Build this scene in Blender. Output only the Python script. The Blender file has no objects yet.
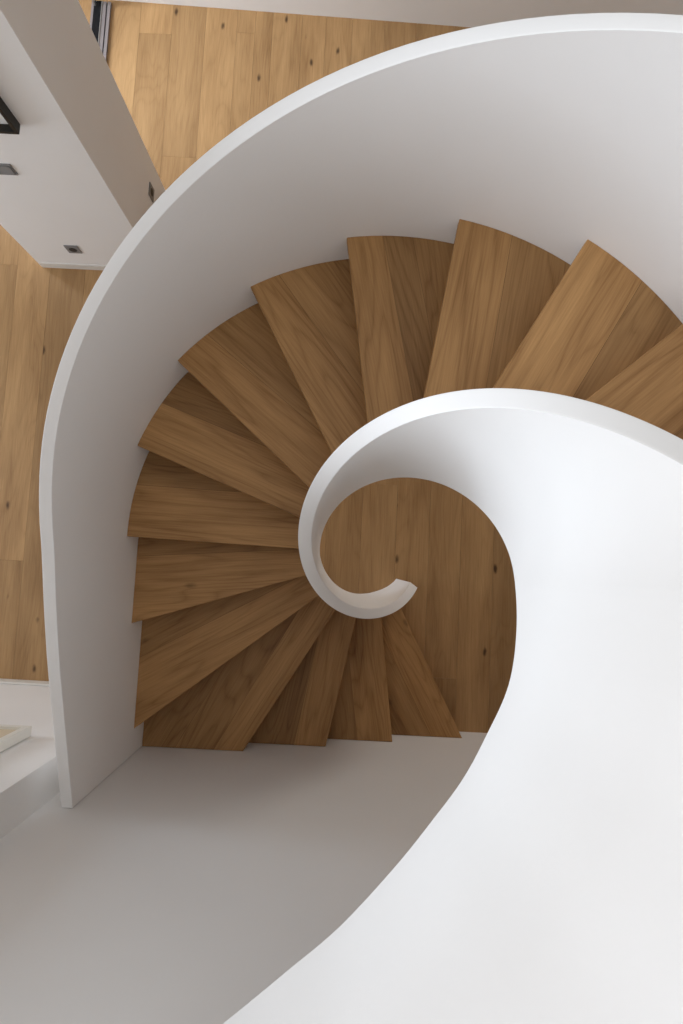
import bpy, bmesh, math, random
from mathutils import Vector, Matrix

random.seed(4)
SC = bpy.context.scene
COL = SC.collection
R_ = math.radians

# ------------------------------------------------------------------ camera
cam_data = bpy.data.cameras.new('camera')
cam = bpy.data.objects.new('camera', cam_data)
COL.objects.link(cam)
SC.camera = cam
cam_data.sensor_fit = 'AUTO'
cam_data.sensor_width = 36.0
cam_data.lens = 22.5
cam_data.clip_start = 0.02
cam.matrix_world = Matrix.Translation((0, 0, 4.6)) @ (
    Matrix.Rotation(0.04967, 4, 'Z') @ Matrix.Rotation(-0.00376, 4, 'Y') @ Matrix.Rotation(0.08987, 4, 'X'))

# ------------------------------------------------------------------ light
world = bpy.data.worlds.new('daylight')
SC.world = world
world.use_nodes = True
wb = world.node_tree.nodes['Background']
wb.inputs['Color'].default_value = (1.0, 0.99, 0.98, 1)
wb.inputs['Strength'].default_value = 0.73


def area(name, loc, target, sx, sy, power, color, spread=180):
    d = bpy.data.lights.new(name, 'AREA')
    d.shape = 'RECTANGLE'
    d.size, d.size_y, d.energy, d.color = sx, sy, power, color
    d.spread = R_(spread)
    o = bpy.data.objects.new(name, d)
    COL.objects.link(o)
    o.location = loc
    o.rotation_euler = (Vector(target) - Vector(loc)).to_track_quat('-Z', 'Y').to_euler()
    return o


area('upper_window', (-4.6, -1.4, 5.3), (0.5, 0.1, 3.2), 2.4, 2.2, 172, (0.84, 0.91, 1.0))
area('lower_window', (-5.7, 0.8, 1.6), (0.0, 0.4, 0.9), 1.4, 1.5, 72, (0.78, 0.88, 1.0))
area('terrace_door', (-4.2, 3.7, 1.9), (0.0, 3.4, 0.0), 0.9, 1.8, 38, (0.85, 0.92, 1.0), 70)
area('garden_window', (1.7, 3.95, 1.5), (0.5, 0.0, 0.3), 1.6, 1.5, 7, (1.0, 0.95, 0.88), 75)

vs = SC.view_settings
vs.view_transform = 'Standard'
vs.look = 'None'
vs.gamma = 1.0
vs.use_curve_mapping = False
vs.exposure = 0.0
SC.cycles.max_bounces = 16                  # white plaster: light bounces on deep in the well
SC.cycles.diffuse_bounces = 12


# ------------------------------------------------------------------ materials
def new_mat(name):
    m = bpy.data.materials.new(name)
    m.use_nodes = True
    nt = m.node_tree
    return m, nt, nt.nodes['Principled BSDF']


def plain(name, col, rough=0.6, metal=0.0, spec=0.3):
    m, nt, b = new_mat(name)
    b.inputs['Base Color'].default_value = (*col, 1)
    b.inputs['Roughness'].default_value = rough
    b.inputs['Metallic'].default_value = metal
    b.inputs['Specular IOR Level'].default_value = spec
    return m


def plaster(name, col, rough=0.6, amount=0.02):
    m, nt, b = new_mat(name)
    N, L = nt.nodes, nt.links
    geo = N.new('ShaderNodeNewGeometry')
    n = N.new('ShaderNodeTexNoise')
    n.inputs['Scale'].default_value = 3.0
    n.inputs['Detail'].default_value = 4
    L.new(geo.outputs['Position'], n.inputs['Vector'])
    mr = N.new('ShaderNodeMapRange')
    mr.inputs['To Min'].default_value = 1 - amount
    mr.inputs['To Max'].default_value = 1 + amount
    L.new(n.outputs['Fac'], mr.inputs['Value'])
    mx = N.new('ShaderNodeVectorMath')
    mx.operation = 'SCALE'
    mx.inputs[0].default_value = col
    L.new(mr.outputs['Result'], mx.inputs['Scale'])
    L.new(mx.outputs['Vector'], b.inputs['Base Color'])
    n2 = N.new('ShaderNodeTexNoise')
    n2.inputs['Scale'].default_value = 60
    L.new(geo.outputs['Position'], n2.inputs['Vector'])
    bp = N.new('ShaderNodeBump')
    bp.inputs['Strength'].default_value = 0.03
    bp.inputs['Distance'].default_value = 0.01
    L.new(n2.outputs['Fac'], bp.inputs['Height'])
    L.new(bp.outputs['Normal'], b.inputs['Normal'])
    b.inputs['Roughness'].default_value = rough
    b.inputs['Specular IOR Level'].default_value = 0.25
    return m


def oak(name, dark, light, knots=1.0, figure=0.08):
    """Oak: UV 'grain' holds metres (u along the grain), face attributes 'tone' and 'seed' vary the boards."""
    m, nt, b = new_mat(name)
    N, L = nt.nodes, nt.links

    def math_n(op, a, bb=None, c=None):
        n = N.new('ShaderNodeMath')
        n.operation = op
        for i, v in enumerate((a, bb, c)):
            if v is None:
                continue
            if isinstance(v, (int, float)):
                n.inputs[i].default_value = v
            else:
                L.new(v, n.inputs[i])
        return n.outputs[0]
    uv = N.new('ShaderNodeUVMap')
    uv.uv_map = 'grain'
    sep = N.new('ShaderNodeSeparateXYZ')
    L.new(uv.outputs['UV'], sep.inputs[0])
    u, v = sep.outputs[0], sep.outputs[1]

    def attr(nm):
        a = N.new('ShaderNodeAttribute')
        a.attribute_name = nm
        return a.outputs['Fac']
    tone, seed = attr('tone'), attr('seed')

    def coord(su, sv):
        c = N.new('ShaderNodeCombineXYZ')
        L.new(math_n('MULTIPLY', u, su), c.inputs[0])
        L.new(math_n('MULTIPLY', v, sv), c.inputs[1])
        L.new(math_n('MULTIPLY', seed, 61.7), c.inputs[2])
        return c.outputs[0]

    def noise(su, sv, detail=4, rough=0.55, dist=0.0):
        n = N.new('ShaderNodeTexNoise')
        n.inputs['Scale'].default_value = 1
        n.inputs['Detail'].default_value = detail
        n.inputs['Roughness'].default_value = rough
        n.inputs['Distortion'].default_value = dist
        L.new(coord(su, sv), n.inputs['Vector'])
        return n.outputs['Fac']
    broad = noise(0.9, 6.0, 3, 0.5, 0.6)
    fine = noise(5.0, 150.0, 4, 0.6)
    # cathedral figure: contour lines of a stretched noise
    field = noise(0.6, 4.6, 2, 0.4, 0.3)
    ring = math_n('FRACT', math_n('MULTIPLY', field, 15.0))
    ring = math_n('ABSOLUTE', math_n('SUBTRACT', ring, 0.5))
    ring = math_n('MULTIPLY', ring, 2.0)
    pore = noise(9.0, 260.0, 2, 0.5)
    val = math_n('ADD', math_n('MULTIPLY', broad, 0.75), math_n('MULTIPLY', fine, 0.42))
    val = math_n('SUBTRACT', val, math_n('MULTIPLY', math_n('POWER', ring, 3.0), figure))
    val = math_n('ADD', val, math_n('MULTIPLY', pore, 0.16))
    val = math_n('SUBTRACT', val, 0.29)
    val = math_n('ADD', math_n('MULTIPLY', math_n('SUBTRACT', val, 0.33), 1.2), 0.42)
    mix = N.new('ShaderNodeMix')
    mix.data_type = 'RGBA'
    mix.clamp_factor = True
    L.new(val, mix.inputs['Factor'])
    mix.inputs['A'].default_value = (*dark, 1)
    mix.inputs['B'].default_value = (*light, 1)
    sc = N.new('ShaderNodeVectorMath')
    sc.operation = 'SCALE'
    L.new(mix.outputs['Result'], sc.inputs[0])
    L.new(tone, sc.inputs['Scale'])
    # knots
    vo = N.new('ShaderNodeTexVoronoi')
    vo.inputs['Scale'].default_value = 1
    L.new(coord(2.6, 6.0), vo.inputs['Vector'])
    sepc = N.new('ShaderNodeSeparateColor')
    L.new(vo.outputs['Color'], sepc.inputs[0])
    wob = noise(16.0, 30.0, 2)
    dd = math_n('ADD', vo.outputs['Distance'], math_n('MULTIPLY', math_n('SUBTRACT', wob, 0.5), 0.10))
    on = math_n('GREATER_THAN', sepc.outputs[0], 0.30)
    k = N.new('ShaderNodeMapRange')
    k.interpolation_type = 'SMOOTHSTEP'
    k.inputs['From Min'].default_value = 0.02
    k.inputs['From Max'].default_value = 0.12
    k.inputs['To Min'].default_value = 0.9 * knots
    k.inputs['To Max'].default_value = 0.0
    L.new(dd, k.inputs['Value'])
    mk = N.new('ShaderNodeMix')
    mk.data_type = 'RGBA'
    L.new(math_n('MULTIPLY', k.outputs['Result'], on), mk.inputs['Factor'])
    L.new(sc.outputs['Vector'], mk.inputs['A'])
    mk.inputs['B'].default_value = (0.045, 0.02, 0.009, 1)
    L.new(mk.outputs['Result'], b.inputs['Base Color'])
    b.inputs['Roughness'].default_value = 0.5
    b.inputs['Specular IOR Level'].default_value = 0.28
    bp = N.new('ShaderNodeBump')
    bp.inputs['Strength'].default_value = 0.12
    bp.inputs['Distance'].default_value = 0.002
    L.new(fine, bp.inputs['Height'])
    L.new(bp.outputs['Normal'], b.inputs['Normal'])
    return m


M_WHITE = plaster('white_plaster', (0.88, 0.875, 0.868))
M_COPE = plaster('white_coping', (0.88, 0.875, 0.87), 0.5)
M_WALL = plaster('painted_wall', (0.84, 0.835, 0.825))
M_GREY = plaster('grey_painted_wall', (0.79, 0.783, 0.775))
M_BASE = plain('white_skirting', (0.70, 0.67, 0.62), 0.5)
M_CEIL = plaster('ceiling_paint', (0.82, 0.82, 0.81), 0.8)
M_FLOOR = oak('oak_floor', (0.22, 0.113, 0.042), (0.62, 0.385, 0.178), 1.0)
M_TREAD = oak('oak_tread', (0.175, 0.078, 0.022), (0.63, 0.365, 0.150), 0.5, 0.15)
M_GAP = plain('floor_gap', (0.06, 0.035, 0.018), 0.9)
M_BLACK = plain('black_frame', (0.018, 0.016, 0.013), 0.45)
M_MAT = plain('pale_canvas', (0.72, 0.72, 0.70), 0.8)
M_CREAM = plain('cream_frame', (0.74, 0.72, 0.66), 0.5)
M_TAN = plaster('tan_canvas', (0.62, 0.52, 0.38), 0.8, 0.08)
M_STEEL = plain('brushed_steel', (0.50, 0.49, 0.47), 0.38, 0.9)
M_TRACK = plain('track_metal', (0.30, 0.27, 0.27), 0.45, 0.6)
M_PLATE = plain('grey_plate', (0.25, 0.25, 0.25), 0.55, 0.2)
M_ROCK = plaster('rocker_grey', (0.22, 0.22, 0.22), 0.6, 0.25)
M_DARK = plain('dark_socket', (0.03, 0.03, 0.03), 0.5)
M_RUBBER = plain('black_rubber', (0.010, 0.010, 0.011), 0.7, 0.0, 0.08)
M_GLASS, _nt, _b = new_mat('door_glass')
_b.inputs['Base Color'].default_value = (0.95, 0.97, 0.97, 1)
_b.inputs['Roughness'].default_value = 0.02
_b.inputs['Transmission Weight'].default_value = 1.0
_b.inputs['IOR'].default_value = 1.45


# ------------------------------------------------------------------ helpers
def link_mesh(name, bm, mats, parent=None, smooth=None):
    me = bpy.data.meshes.new(name)
    bmesh.ops.recalc_face_normals(bm, faces=bm.faces[:])
    bm.to_mesh(me)
    bm.free()
    for m in (mats if isinstance(mats, (list, tuple)) else [mats]):
        me.materials.append(m)
    if smooth is not None:
        for p in me.polygons:
            p.use_smooth = True
        me.set_sharp_from_angle(angle=R_(smooth))
    o = bpy.data.objects.new(name, me)
    COL.objects.link(o)
    if parent:
        o.parent = parent
        o.matrix_parent_inverse = parent.matrix_world.inverted()
    return o


def box(bm, x0, x1, y0, y1, z0, z1, mi=0):
    v = [bm.verts.new((x, y, z)) for z in (z0, z1) for (x, y) in ((x0, y0), (x1, y0), (x1, y1), (x0, y1))]
    for f in ((3, 2, 1, 0), (4, 5, 6, 7), (0, 1, 5, 4), (1, 2, 6, 5), (2, 3, 7, 6), (3, 0, 4, 7)):
        bm.faces.new([v[i] for i in f]).material_index = mi


def prism(bm, pts, z0, z1):
    lo = [bm.verts.new((x, y, z0)) for x, y in pts]
    hi = [bm.verts.new((x, y, z1)) for x, y in pts]
    bm.faces.new(lo[::-1])
    bm.faces.new(hi)
    n = len(pts)
    for i in range(n):
        bm.faces.new((lo[i], lo[(i + 1) % n], hi[(i + 1) % n], hi[i]))


def bevel(o, w, seg=2, ang=40):
    md = o.modifiers.new('bevel', 'BEVEL')
    md.width, md.segments, md.limit_method, md.angle_limit = w, seg, 'ANGLE', R_(ang)


def struct(name, bm, mats, parent=None):
    o = link_mesh(name, bm, mats, parent)
    if parent is None:
        o['kind'] = 'structure'
    return o


def thing(name, label, cat, loc=(0, 0, 0), group=None):
    o = bpy.data.objects.new(name, None)
    o.empty_display_size = 0.1
    COL.objects.link(o)
    o.location = loc
    o.matrix_world = Matrix.Translation(loc)
    o['label'], o['category'] = label, cat
    if group:
        o['group'] = group
    return o


def planks(bm, x_edges, y0, y1, z, joints, rng, gap=0.0012, wood=0, under=1, thick=0.014):
    """Boards that run along Y; joints maps a column index to fixed end joints."""
    uvl = bm.loops.layers.uv.new('grain')
    tl = bm.faces.layers.float.new('tone')
    sl = bm.faces.layers.float.new('seed')
    for i in range(len(x_edges) - 1):
        xa, xb = x_edges[i] + gap / 2, x_edges[i + 1] - gap / 2
        cuts = sorted(joints.get(i, []))
        base = cuts[:]
        if base:
            y = base[0]
            while y > y0:
                y -= rng.uniform(2.2, 2.9)
                if y > y0 + 0.3:
                    cuts.append(y)
            y = base[-1]
        else:
            y = y0 + rng.uniform(0.2, 2.0)
            cuts.append(y)
        while y < y1:
            y += rng.uniform(2.2, 2.9)
            if y < y1 - 0.3:
                cuts.append(y)
        cuts = [y0] + sorted(c for c in cuts if y0 < c < y1) + [y1]
        for a, b in zip(cuts[:-1], cuts[1:]):
            a2, b2 = a + gap / 2, b - gap / 2
            tone, seed = rng.uniform(0.88, 1.07), rng.random()
            vv = [bm.verts.new((x, y, zz)) for zz in (z - thick, z) for x, y in ((xa, a2), (xb, a2), (xb, b2), (xa, b2))]
            for f in ((4, 5, 6, 7), (0, 1, 5, 4), (1, 2, 6, 5), (2, 3, 7, 6), (3, 0, 4, 7)):
                fc = bm.faces.new([vv[q] for q in f])
                fc.material_index = wood
                fc[tl], fc[sl] = tone, seed
                for lp in fc.loops:
                    lp[uvl].uv = (lp.vert.co.y - a + seed * 3, lp.vert.co.x - xa)
    x0, x1 = x_edges[0], x_edges[-1]
    fc = bm.faces.new([bm.verts.new(c) for c in ((x0, y0, z - thick + 0.002), (x1, y0, z - thick + 0.002), (x1, y1, z - thick + 0.002), (x0, y1, z - thick + 0.002))])
    fc.material_index = under


# ------------------------------------------------------------------ the house around the stair
WALL_Y = -1.0863          # the stair wall
UP = 3.35                 # upper floor level
XR = 3.2                  # right-hand wall

rng = random.Random(11)
edges = [-6.0, -5.74, -5.5, -5.25, -5.0, -4.75, -4.5, -4.25, -4.0, -3.75, -3.5, -3.25, -3.0, -2.75, -2.51, -2.26, -2.0, -1.75,
         -1.50, -1.242, -0.998, -0.856, -0.723, -0.496, -0.31, -0.106, 0.145, 0.395, 0.635, 0.865, 1.10, 1.35, 1.6, 1.85, 2.1,
         2.35, 2.6, 2.85, 3.2]
fixed = {edges.index(-2.51): [-0.05], edges.index(-1.50): [3.055], edges.index(-0.998): [4.093], edges.index(-0.106): [0.62],
         edges.index(0.145): [0.63], edges.index(0.635): [-0.725, 1.5], edges.index(-1.75): [4.05], edges.index(-2.26): [-1.3, 2.9], edges.index(-2.0): [-1.3, 2.2],
         edges.index(-1.242): [2.3], edges.index(-0.856): [2.0], edges.index(-0.723): [2.4], edges.index(-0.496): [2.1], edges.index(-0.31): [2.2],
         edges.index(0.395): [-1.3, 1.1], edges.index(0.865): [-1.3, 1.4], edges.index(1.10): [-1.3, 1.7], edges.index(1.35): [-1.4]}
bm = bmesh.new()
planks(bm, edges, -1.09, 4.6, 0.0, fixed, rng)
struct('floor', bm, [M_FLOOR, M_GAP])

# stair wall (grey plaster in the lower part of the picture) with its return to the set-back wall on the left
bm = bmesh.new()
prism(bm, [(-1.238, WALL_Y), (XR, WALL_Y), (XR, WALL_Y - 0.2), (-1.238, WALL_Y - 0.2)], -0.02, 3.7)
struct('wall_front', bm, M_GREY)
bm = bmesh.new()
prism(bm, [(-6.0, -0.868), (-1.238, -0.9055), (-1.238, WALL_Y - 0.2), (-6.0, WALL_Y - 0.2)], -0.02, 3.7)
struct('wall_left', bm, M_WALL)
bm = bmesh.new()
prism(bm, [(-6.0, 4.43), (-6.0, 4.63), (XR, 4.363), (XR, 4.163)], -0.02, 5.6)
struct('wall_back', bm, M_WALL)
bm = bmesh.new()
prism(bm, [(XR, WALL_Y - 0.2), (XR + 0.2, WALL_Y - 0.2), (XR + 0.2, 4.363), (XR, 4.363)], -0.02, 3.05)
struct('wall_right', bm, M_WALL)

# baseboards
bm = bmesh.new()
prism(bm, [(-6.0, -0.866), (-1.236, -0.9035), (-1.236, -0.8885), (-6.0, -0.851)], 0.0, 0.10)
o = struct('baseboard_left', bm, M_BASE)
bevel(o, 0.003)

# free-standing pier
PX0, PX1, PY0, PY1 = -2.33, -1.449, 2.140, 2.776
bm = bmesh.new()
box(bm, PX0, PX1, PY0, PY1, -0.01, 3.05)
struct('wall_pier', bm, M_WALL)
bm = bmesh.new()
box(bm, PX0 + 0.012, PX1 - 0.004, PY0 - 0.007, PY0 + 0.004, 0.0, 0.066)
o = struct('baseboard_pier', bm, M_BASE)

# ceiling of the lower storey with the stair opening, and the boards of the upper floor
bm = bmesh.new()
box(bm, -6.0, -1.17, -0.86, 4.31, 3.05, UP - 0.02)
box(bm, -1.17, XR, 1.56, 4.16, 3.05, UP - 0.02)
box(bm, 1.52, XR, -0.70, 1.56, 3.05, UP - 0.02)
struct('ceiling', bm, M_CEIL)

# ------------------------------------------------------------------ stair geometry
CX, CY, RO = 0.17434, 0.12219, 1.2745
RISE, A12, DA = 0.18605, 79.5186, 20.11279
XL = -1.1001
CLEAR = 0.0015


def ang(k):
    return R_(A12 + (12 - k) * DA)


def outer_pt(a):
    """Point on the inside face of the outer balustrade (or the stair wall) seen from the stair centre at angle a."""
    d = Vector((math.cos(a), math.sin(a)))
    aa = math.degrees(a) % 360
    if aa > 350 or aa < 180:
        return Vector((CX, CY)) + d * RO
    if aa > 300 and (CY + d.y * RO) > WALL_Y:
        return Vector((CX, CY)) + d * RO
    s = 9.0
    if d.x < -1e-6:
        s = min(s, (XL - CX) / d.x)
    if d.y < -1e-6:
        s = min(s, (WALL_Y + CLEAR - CY) / d.y)
    return Vector((CX, CY)) + d * s


def ray_outer(p, d, upper):
    """Follow a nosing line from p along d to the outer boundary."""
    c = Vector((CX, CY))
    if upper:
        m = p - c
        b = m.dot(d)
        return p + d * (-b + math.sqrt(b * b - m.dot(m) + RO * RO))
    s = 9.0
    if d.x < -1e-6:
        s = min(s, (XL - p.x) / d.x)
    if d.y < -1e-6:
        s = min(s, (WALL_Y + CLEAR - p.y) / d.y)
    return p + d * s


def r_in(k):
    """Radius of the well face of the inner balustrade, top edge."""
    return 0.29 + 0.021 * math.cos(ang(k) - R_(280))


TH_IN = 0.051


def flare(k):
    return 0.036 * max(0.0, min(1.0, (6.5 - k) / 4.0)) * (0.45 + 0.55 * min(1.0, max(0.0, k + 0.05) / 1.8))


# nosing lines: angle of the line and its offset from the stair centre
NOSE = {1: (298.0, .058), 2: (277.8, .057), 3: (259.3, .024), 4: (239.4, .026), 5: (218.5, .038), 6: (198.2, .043), 7: (178.8, .032),
        8: (159.0, .021), 9: (138.8, .031), 10: (118.8, .018), 11: (99.0, .012), 12: (81.2, -.030), 13: (60.1, -.020), 14: (40.8, -.038)}
for k in range(15, 20):
    NOSE[k] = (40.8 - 20.11 * (k - 14), -.030)


def nose_line(k):
    a, off = NOSE[k]
    d = Vector((math.cos(R_(a)), math.sin(R_(a))))
    n = Vector((-d.y, d.x))
    c = Vector((CX, CY)) + n * off
    rin = 0.33 if k < 16 else 0.372
    p = c + d * math.sqrt(rin * rin - off * off)
    q = ray_outer(c + d * 0.3, d, not (1 <= k <= 6))
    return p, q, d


stair = thing('spiral_staircase', 'curved oak and white plaster spiral staircase winding up around an open well', 'staircase', (CX, CY, 0))

trng = random.Random(23)
BOARD = {1: [.19], 2: [.23], 3: [.20], 4: [.17, .37], 5: [.24], 6: [.25], 7: [.27], 8: [.25], 9: [.21], 10: [.21], 11: [.18, .30], 12: [.22], 13: [.25], 14: [.26]}


def make_tread(k):
    p0, q0, d0 = nose_line(k)
    p1, q1, d1 = nose_line(k + 1)
    back = 0.042
    n0 = Vector((-d0.y, d0.x))      # points to the lower side of the nosing
    n1 = Vector((-d1.y, d1.x))
    pts = [p0, q0]
    a0 = math.atan2(q0.y - CY, q0.x - CX)
    a1 = math.atan2(q1.y - CY, q1.x - CX)
    while a1 > a0:
        a1 -= 2 * math.pi
    arc = []
    for i in range(1, 12):
        arc.append(outer_pt(a0 + (a1 - a0) * i / 12))
    corner = Vector((XL, WALL_Y + CLEAR))
    if k == 4:
        ac = math.atan2(corner.y - CY, corner.x - CX)
        arc = [corner]
    elif k <= 6:
        arc = [] if k < 6 else arc
    pts += arc
    tail = Vector((q1.x - 0.06, q1.y)) if k < 4 else Vector((q1.x, q1.y + 0.05)) if k < 6 else q1 - n1 * back
    pts += [tail, p1 - n1 * back]
    b0 = math.atan2(p0.y - CY, p0.x - CX)
    b1 = math.atan2(p1.y - CY, p1.x - CX)
    while b1 > b0:
        b1 -= 2 * math.pi
    for i in range(5, 0, -1):
        a = b0 + (b1 - b0) * i / 6
        pts.append(Vector((CX, CY)) + Vector((math.cos(a), math.sin(a))) * (0.33 if k < 16 else 0.372))
    z = k * RISE
    bm = bmesh.new()
    prism(bm, [(v.x, v.y) for v in pts], z - 0.04, z)
    uvl = bm.loops.layers.uv.new('grain')
    tl = bm.faces.layers.float.new('tone')
    sl = bm.faces.layers.float.new('seed')
    cuts = BOARD.get(k, [.24])
    skew = {4: 2.0, 6: -13.0, 7: 0, 10: 9.0, 9: 3.0, 11: 3.5, 5: -9.0}.get(k, 1.0)
    dd = Vector((d0.x * math.cos(R_(skew)) - d0.y * math.sin(R_(skew)), d0.x * math.sin(R_(skew)) + d0.y * math.cos(R_(skew))))
    nn = Vector((-dd.y, dd.x))
    o0 = q0 * 0.5 + p0 * 0.5
    lims = []
    for w in cuts:
        base = o0 - n0 * w
        for e in (0.0009, -0.0009):
            c = base + nn * e
            geom = bm.verts[:] + bm.edges[:] + bm.faces[:]
            bmesh.ops.bisect_plane(bm, geom=geom, plane_co=(c.x, c.y, z), plane_no=(nn.x, nn.y, 0))
        lims.append(base)
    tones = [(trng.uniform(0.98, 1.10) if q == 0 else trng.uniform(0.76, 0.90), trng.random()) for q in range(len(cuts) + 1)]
    for f in bm.faces:
        c = f.calc_center_median()
        i, seam = 0, False
        for base in lims:
            s = (Vector((c.x, c.y)) - base).dot(nn)
            if abs(s) < 0.0009 and f.normal.length >= 0 and max(abs((Vector((v.co.x, v.co.y)) - base).dot(nn)) for v in f.verts) < 0.002:
                seam = True
            if s < 0:
                i += 1
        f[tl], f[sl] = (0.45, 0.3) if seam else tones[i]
        for lp in f.loops:
            w = Vector((lp.vert.co.x, lp.vert.co.y))
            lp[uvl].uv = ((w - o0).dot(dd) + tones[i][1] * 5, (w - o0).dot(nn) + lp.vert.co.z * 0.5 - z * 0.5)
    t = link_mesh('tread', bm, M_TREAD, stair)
    bevel(t, 0.0025, 2, 50)
    # riser under the front edge
    bm = bmesh.new()
    rp, rq = p0 + d0 * 0.004 - n0 * 0.026, q0 - d0 * 0.035 - n0 * 0.026
    prism(bm, [(v.x, v.y) for v in (rp, rq, rq - n0 * 0.018, rp - n0 * 0.018)], z - RISE + 0.0005, z - 0.0402)
    uvl = bm.loops.layers.uv.new('grain')
    tl = bm.faces.layers.float.new('tone')
    sl = bm.faces.layers.float.new('seed')
    for f in bm.faces:
        f[tl], f[sl] = tones[0]
        for lp in f.loops:
            lp[uvl].uv = ((Vector((lp.vert.co.x, lp.vert.co.y)) - o0).dot(d0) + tones[0][1] * 5, lp.vert.co.z)
    link_mesh('riser', bm, M_TREAD, t)


for k in range(1, 18):
    make_tread(k)


# ------------------------------------------------------------------ balustrades
def sweep(secs):
    """secs: rings of four (x,y,z) corners: inside bottom, inside top, outside top, outside bottom."""
    bm = bmesh.new()
    rings = [[bm.verts.new(c) for c in s] for s in secs]
    for a, b in zip(rings[:-1], rings[1:]):
        m = len(a)
        for i in range(m):
            j = (i + 1) % m
            bm.faces.new((a[i], a[j], b[j], b[i]))
    bm.faces.new(rings[0])
    bm.faces.new(rings[-1][::-1])
    return bm


COPE = 0.014


def cope_ring(p, n, q, z):
    c = 0.0025
    pi, qi = p + n * c, q - n * c
    return [(p.x, p.y, z - COPE), (p.x, p.y, z - c), (pi.x, pi.y, z - c * 0.3), (p.x + n.x * 2.4 * c, p.y + n.y * 2.4 * c, z),
            (q.x - n.x * 2.4 * c, q.y - n.y * 2.4 * c, z), (qi.x, qi.y, z - c * 0.3), (q.x, q.y, z - c), (q.x, q.y, z - COPE)]


def lerp_table(t, x):
    for (x0, y0), (x1, y1) in zip(t[:-1], t[1:]):
        if x0 <= x <= x1:
            return y0 + (y1 - y0) * (x - x0) / (x1 - x0)
    return t[0][1] if x < t[0][0] else t[-1][1]


def smooth_seq(v, n):
    v = v[:]
    for _ in range(n):
        v = [v[0]] + [(v[i - 1] + 2 * v[i] + v[i + 1]) / 4 for i in range(1, len(v) - 1)] + [v[-1]]
    return v


TH_OUT = 0.049
# outer balustrade: from the stair wall up the straight flank, then round the circle
path = []                                             # (inner point, outward normal, top z)
tab = [(-1.09, 1.722), (-0.554, 1.941), (-0.415, 1.997), (-0.18, 2.073), (0.072, 2.142), (0.122, 2.156)]
y = WALL_Y + 0.004
while y < CY - 0.01:
    path.append((Vector((XL, y)), Vector((-1, 0)), lerp_table(tab, y)))
    y += 0.04
a = 180.0
while a > A12 + (12 - 18) * DA - 0.01:
    k = 12 - (a - A12) / DA
    d = Vector((math.cos(R_(a)), math.sin(R_(a))))
    path.append((Vector((CX, CY)) + d * RO, d, k * RISE + 0.851 + 0.010 * min(1.0, max(0.0, (k - 10) / 2.5))))
    a -= 2.5
tops = smooth_seq([p[2] for p in path], 10)
path = [(p[0], p[1], t) for p, t in zip(path, tops)]


def band(path, zb_f, zt_f, th):
    secs = []
    for i, (p, n, zt) in enumerate(path):
        q = p + n * th
        z0, z1 = zb_f(i, zt), zt_f(i, zt)
        secs.append([(p.x, p.y, z0), (p.x, p.y, z1), (q.x, q.y, z1), (q.x, q.y, z0)])
    return sweep(secs)


ob = link_mesh('outer_balustrade', band(path, lambda i, t: max(0.0, t - 1.14), lambda i, t: t - COPE, TH_OUT), M_WHITE, stair, 35)
oc = link_mesh('coping', sweep([cope_ring(p, n, p + n * TH_OUT, t) for p, n, t in path]), M_COPE, ob, 20)

# inner balustrade: newel end, round the well, then along the edge of the upper floor to the stair wall
path = []                                             # (well face top, well face bottom, outward normal, bottom z, top z)
k = -0.2
while k < 17.31:
    a = ang(k)
    d = Vector((math.cos(a), math.sin(a)))
    c = Vector((CX, CY))
    top = c + d * r_in(k)
    bot = c + d * (r_in(k) - flare(k))
    path.append((top, bot, d, max(0.0, k * RISE - 0.238), k * RISE + 0.851))
    k += 0.08
ctrl = [(*path[-12][0], path[-12][3])] + [(*path[-1][0], path[-1][3]), (.415, -.119, 3.11), (.3836, -.2318, 3.172), (.337, -.338, 3.18), (.288, -.434, 3.18),
        (.221, -.529, 3.18), (.147, -.625, 3.18), (.039, -.747, 3.18), (-.0685, -.842, 3.18), (-.186, -.943, 3.18), (-.358, WALL_Y + 0.003, 3.18), (-.5, -1.2, 3.18)]
ctrl = [Vector(c) for c in ctrl]


def catmull(p0, p1, p2, p3, t):
    return 0.5 * ((2 * p1) + (p2 - p0) * t + (2 * p0 - 5 * p1 + 4 * p2 - p3) * t * t + (3 * p1 - p0 - 3 * p2 + p3) * t ** 3)


ext = []
for i in range(1, len(ctrl) - 2):
    for j in range(8):
        ext.append(catmull(ctrl[i - 1], ctrl[i], ctrl[i + 1], ctrl[i + 2], j / 8))
ext.append(ctrl[-2])
z0t = path[-1][4]
ln = 0.0
n_circ = len(path)
for i in range(1, len(ext)):
    ln += (ext[i].xy - ext[i - 1].xy).length
    tg = ext[min(i + 1, len(ext) - 1)].xy - ext[i - 1].xy
    tg.normalize()
    n = Vector((-tg.y, tg.x))
    grow = min(1.0, ln / 0.2)
    path.append((ext[i].xy, ext[i].xy, n, ext[i].z, z0t + (UP + 0.85 - z0t) * grow))
zb = smooth_seq([p[3] for p in path], 3)
zt = smooth_seq([p[4] for p in path], 3)


def well_outer(top, n):
    q = top + n * TH_IN
    if q.y < WALL_Y + 0.003:                         # the end is cut square against the stair wall
        tg = Vector((n.y, -n.x))
        q = q + tg * ((WALL_Y + 0.003 - q.y) / tg.y)
    return q


secs = []
for i, (top, bot, n, _a, _b2) in enumerate(path):
    q = well_outer(top, n)
    secs.append([(bot.x, bot.y, zb[i]), (top.x, top.y, zt[i] - COPE), (q.x, q.y, zt[i] - COPE), (q.x, q.y, zb[i])])
ib = link_mesh('inner_balustrade', sweep(secs), M_WHITE, stair, 35)
secs = []
for i, (top, bot, n, _a, _b2) in enumerate(path):
    q = well_outer(top, n)
    secs.append(cope_ring(top, (q - top).normalized(), q, zt[i]))
ic = link_mesh('coping', sweep(secs), M_COPE, ib, 20)

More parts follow.
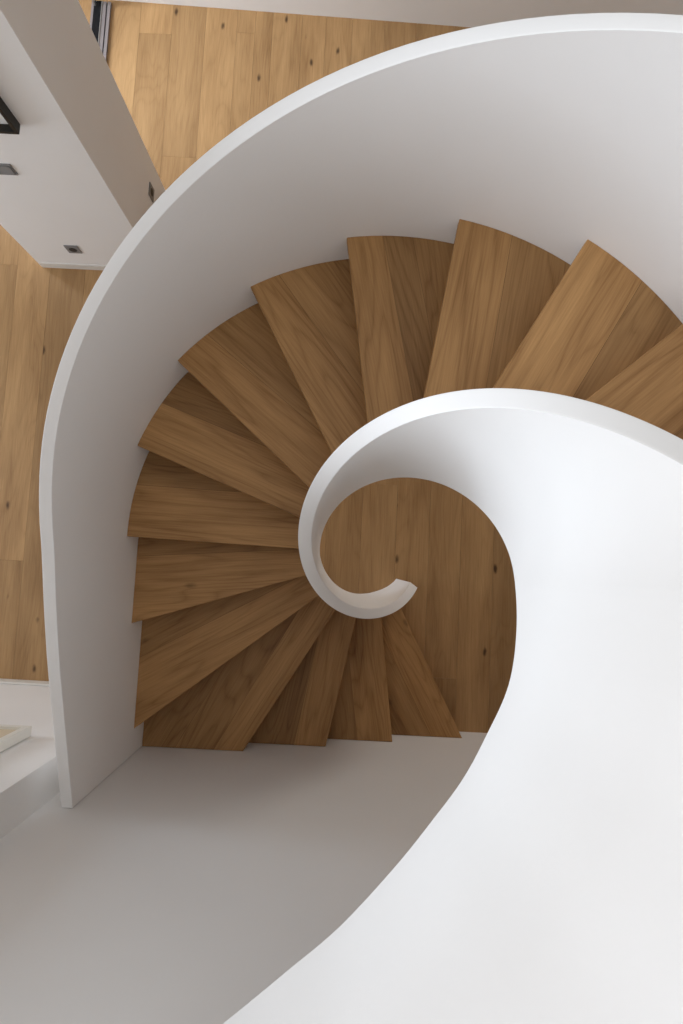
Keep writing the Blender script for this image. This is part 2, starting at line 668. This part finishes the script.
# white underside of the flight
secs = []
k = 2.0
while k < 17.9:
    a = ang(k)
    d = Vector((math.cos(a), math.sin(a)))
    p = Vector((CX, CY)) + d * (r_in(k) + TH_IN + 0.002)
    q = outer_pt(a) - d * 0.003
    z = k * RISE - 0.252
    secs.append([(p.x, p.y, z), (p.x, p.y, z + 0.003), (q.x, q.y, z + 0.003), (q.x, q.y, z)])
    k += 0.1
link_mesh('soffit', sweep(secs), M_WHITE, stair, 50)

# upper landing to the right of the well guard
g_out = [p[0] + p[2] * (TH_IN + 0.002) for p in path[n_circ + 6:]]
pl = [(v.x, v.y) for v in g_out if v.y > WALL_Y + 0.01]
p18, q18, d18 = nose_line(18)
land = pl[::-1] + [(q18.x, q18.y), (XR, q18.y)] + [(XR, WALL_Y)]
bm = bmesh.new()
prism(bm, land, UP - 0.16, UP)
uvl = bm.loops.layers.uv.new('grain')
tl = bm.faces.layers.float.new('tone')
sl = bm.faces.layers.float.new('seed')
for f in bm.faces:
    f[tl], f[sl] = 1.0, 0.4
    for lp in f.loops:
        lp[uvl].uv = (lp.vert.co.y, lp.vert.co.x)
struct('floor_landing', bm, M_FLOOR)
bm = bmesh.new()
planks(bm, [-6.0 + 0.25 * i for i in range(20)] + [-1.17], -0.88, 4.6, UP, {}, random.Random(5))
planks_edges = None
struct('floor_upper', bm, [M_FLOOR, M_GAP])


# ------------------------------------------------------------------ things on the walls
def disc(bm, c, r, axis, d0, d1, n=24):
    lo, hi = [], []
    for i in range(n):
        t = 2 * math.pi * i / n
        u, v = r * math.cos(t), r * math.sin(t)
        if axis == 'y':
            lo.append(bm.verts.new((c[0] + u, d0, c[1] + v)))
            hi.append(bm.verts.new((c[0] + u, d1, c[1] + v)))
        else:
            lo.append(bm.verts.new((d0, c[0] + u, c[1] + v)))
            hi.append(bm.verts.new((d1, c[0] + u, c[1] + v)))
    bm.faces.new(lo)
    bm.faces.new(hi[::-1])
    for i in range(n):
        bm.faces.new((lo[i], lo[(i + 1) % n], hi[(i + 1) % n], hi[i]))


def picture(name, label, x0, x1, z0, z1, y_wall, out, depth, face, recess, m_frame, m_art):
    """Framed picture on a wall facing out (+1: +y, -1: -y)."""
    t = thing(name, label, 'picture', ((x0 + x1) / 2, y_wall, z0))
    ya, yb = sorted((y_wall + out * 0.001, y_wall + out * depth))
    for args in ((x0, x1, z0, z0 + face), (x0, x1, z1 - face, z1), (x0, x0 + face, z0 + face, z1 - face), (x1 - face, x1, z0 + face, z1 - face)):
        bm = bmesh.new()
        box(bm, args[0], args[1], ya, yb, args[2], args[3])
        o = link_mesh('frame_rail' if args[0] == x0 and args[1] == x1 else 'frame_stile', bm, m_frame, t)
        bevel(o, 0.0015)
    bm = bmesh.new()
    yc = y_wall + out * (depth - recess)
    a, b = sorted((yc, yc - out * 0.006))
    box(bm, x0 + face, x1 - face, a, b, z0 + face, z1 - face)
    link_mesh('canvas', bm, m_art, t)
    return t


picture('picture_frame', 'deep black box frame around a pale picture on the white pier', -2.30, -1.705, 1.575, 2.25, PY0, -1, 0.055, 0.018, 0.040, M_BLACK, M_MAT)
YW = -0.8967
picture('picture_frame', 'cream deep picture frame with tan picture on the set-back white wall', -2.15, -1.487, 1.328, 2.15, -0.8985, 1, 0.050, 0.034, 0.014, M_CREAM, M_TAN)


def socket(label, axis, c, zc, wall, out, kind):
    loc = (c, wall, zc) if axis == 'y' else (wall, c, zc)
    t = thing('wall_outlet' if kind == 'outlet' else 'light_switch', label, 'outlet' if kind == 'outlet' else 'light switch', loc,
              'wall outlets on the pier' if kind == 'outlet' else None)

    def slab(name, u0, u1, w0, w1, d0, d1, m):
        bm = bmesh.new()
        a, b = sorted((wall + out * d0, wall + out * d1))
        if axis == 'y':
            box(bm, c + u0, c + u1, a, b, zc + w0, zc + w1)
        else:
            box(bm, a, b, c + u0, c + u1, zc + w0, zc + w1)
        o = link_mesh(name, bm, m, t)
        bevel(o, 0.001)
        return o
    if kind == 'outlet':
        slab('cover_plate', -.046, .046, -.05, .05, 0.0005, .008, M_PLATE)
        bm = bmesh.new()
        disc(bm, (c, zc), .027, axis, wall + out * .008, wall + out * .0095)
        link_mesh('socket_face', bm, M_DARK, t)
        for s in (-1, 1):
            bm = bmesh.new()
            disc(bm, (c + s * .0095, zc), .0028, axis, wall + out * .0095, wall + out * .0102, 10)
            link_mesh('contact_hole', bm, M_RUBBER, t)
    else:
        slab('cover_plate', -.088, .088, -.047, .047, 0.0005, .008, M_PLATE)
        for s in (-1, 1):
            slab('rocker', s * .043 - .035, s * .043 + .035, -.037, .037, .008, .013, M_ROCK)
    return t


socket('grey metal wall outlet with dark socket low on the white face of the pier', 'y', -1.970, 0.300, PY0, -1, 'outlet')
socket('grey metal wall outlet on the shaded brown-grey side of the pier', 'x', 2.565, 0.330, PX1, 1, 'outlet')
socket('grey double light switch below the black frame on the pier', 'y', -2.015, 1.198, PY0, -1, 'switch')

# sliding glass door behind the pier: floor track, frame and pane
door = thing('door_1', '', '', (-2.03, 4.0, 0))
del door['label'], door['category']
door['kind'] = 'structure'
Y0, Y1 = 2.85, 4.28
for nm, xa, xb, z1, m in (('track_rail', -2.004, -1.980, 0.020, M_TRACK), ('track_groove', -2.013, -2.004, 0.006, M_RUBBER),
                          ('track_rail', -2.044, -2.013, 0.020, M_TRACK), ('track_lip', -2.049, -2.044, 0.026, M_STEEL), ('seal', -2.108, -2.049, 0.024, M_RUBBER),
                          ('track_rail', -2.128, -2.108, 0.020, M_TRACK)):
    bm = bmesh.new()
    box(bm, xa, xb, Y0, Y1, 0.0, z1)
    o = link_mesh(nm, bm, m, door)
    bevel(o, 0.001)
bm = bmesh.new()
box(bm, -2.106, -2.090, 4.235, 4.25, 0.0205, 2.3)
link_mesh('door_stile', bm, M_STEEL, door)
bm = bmesh.new()
box(bm, -2.101, -2.095, 4.25, 4.278, 0.0205, 2.3)
link_mesh('pane', bm, M_GLASS, door)
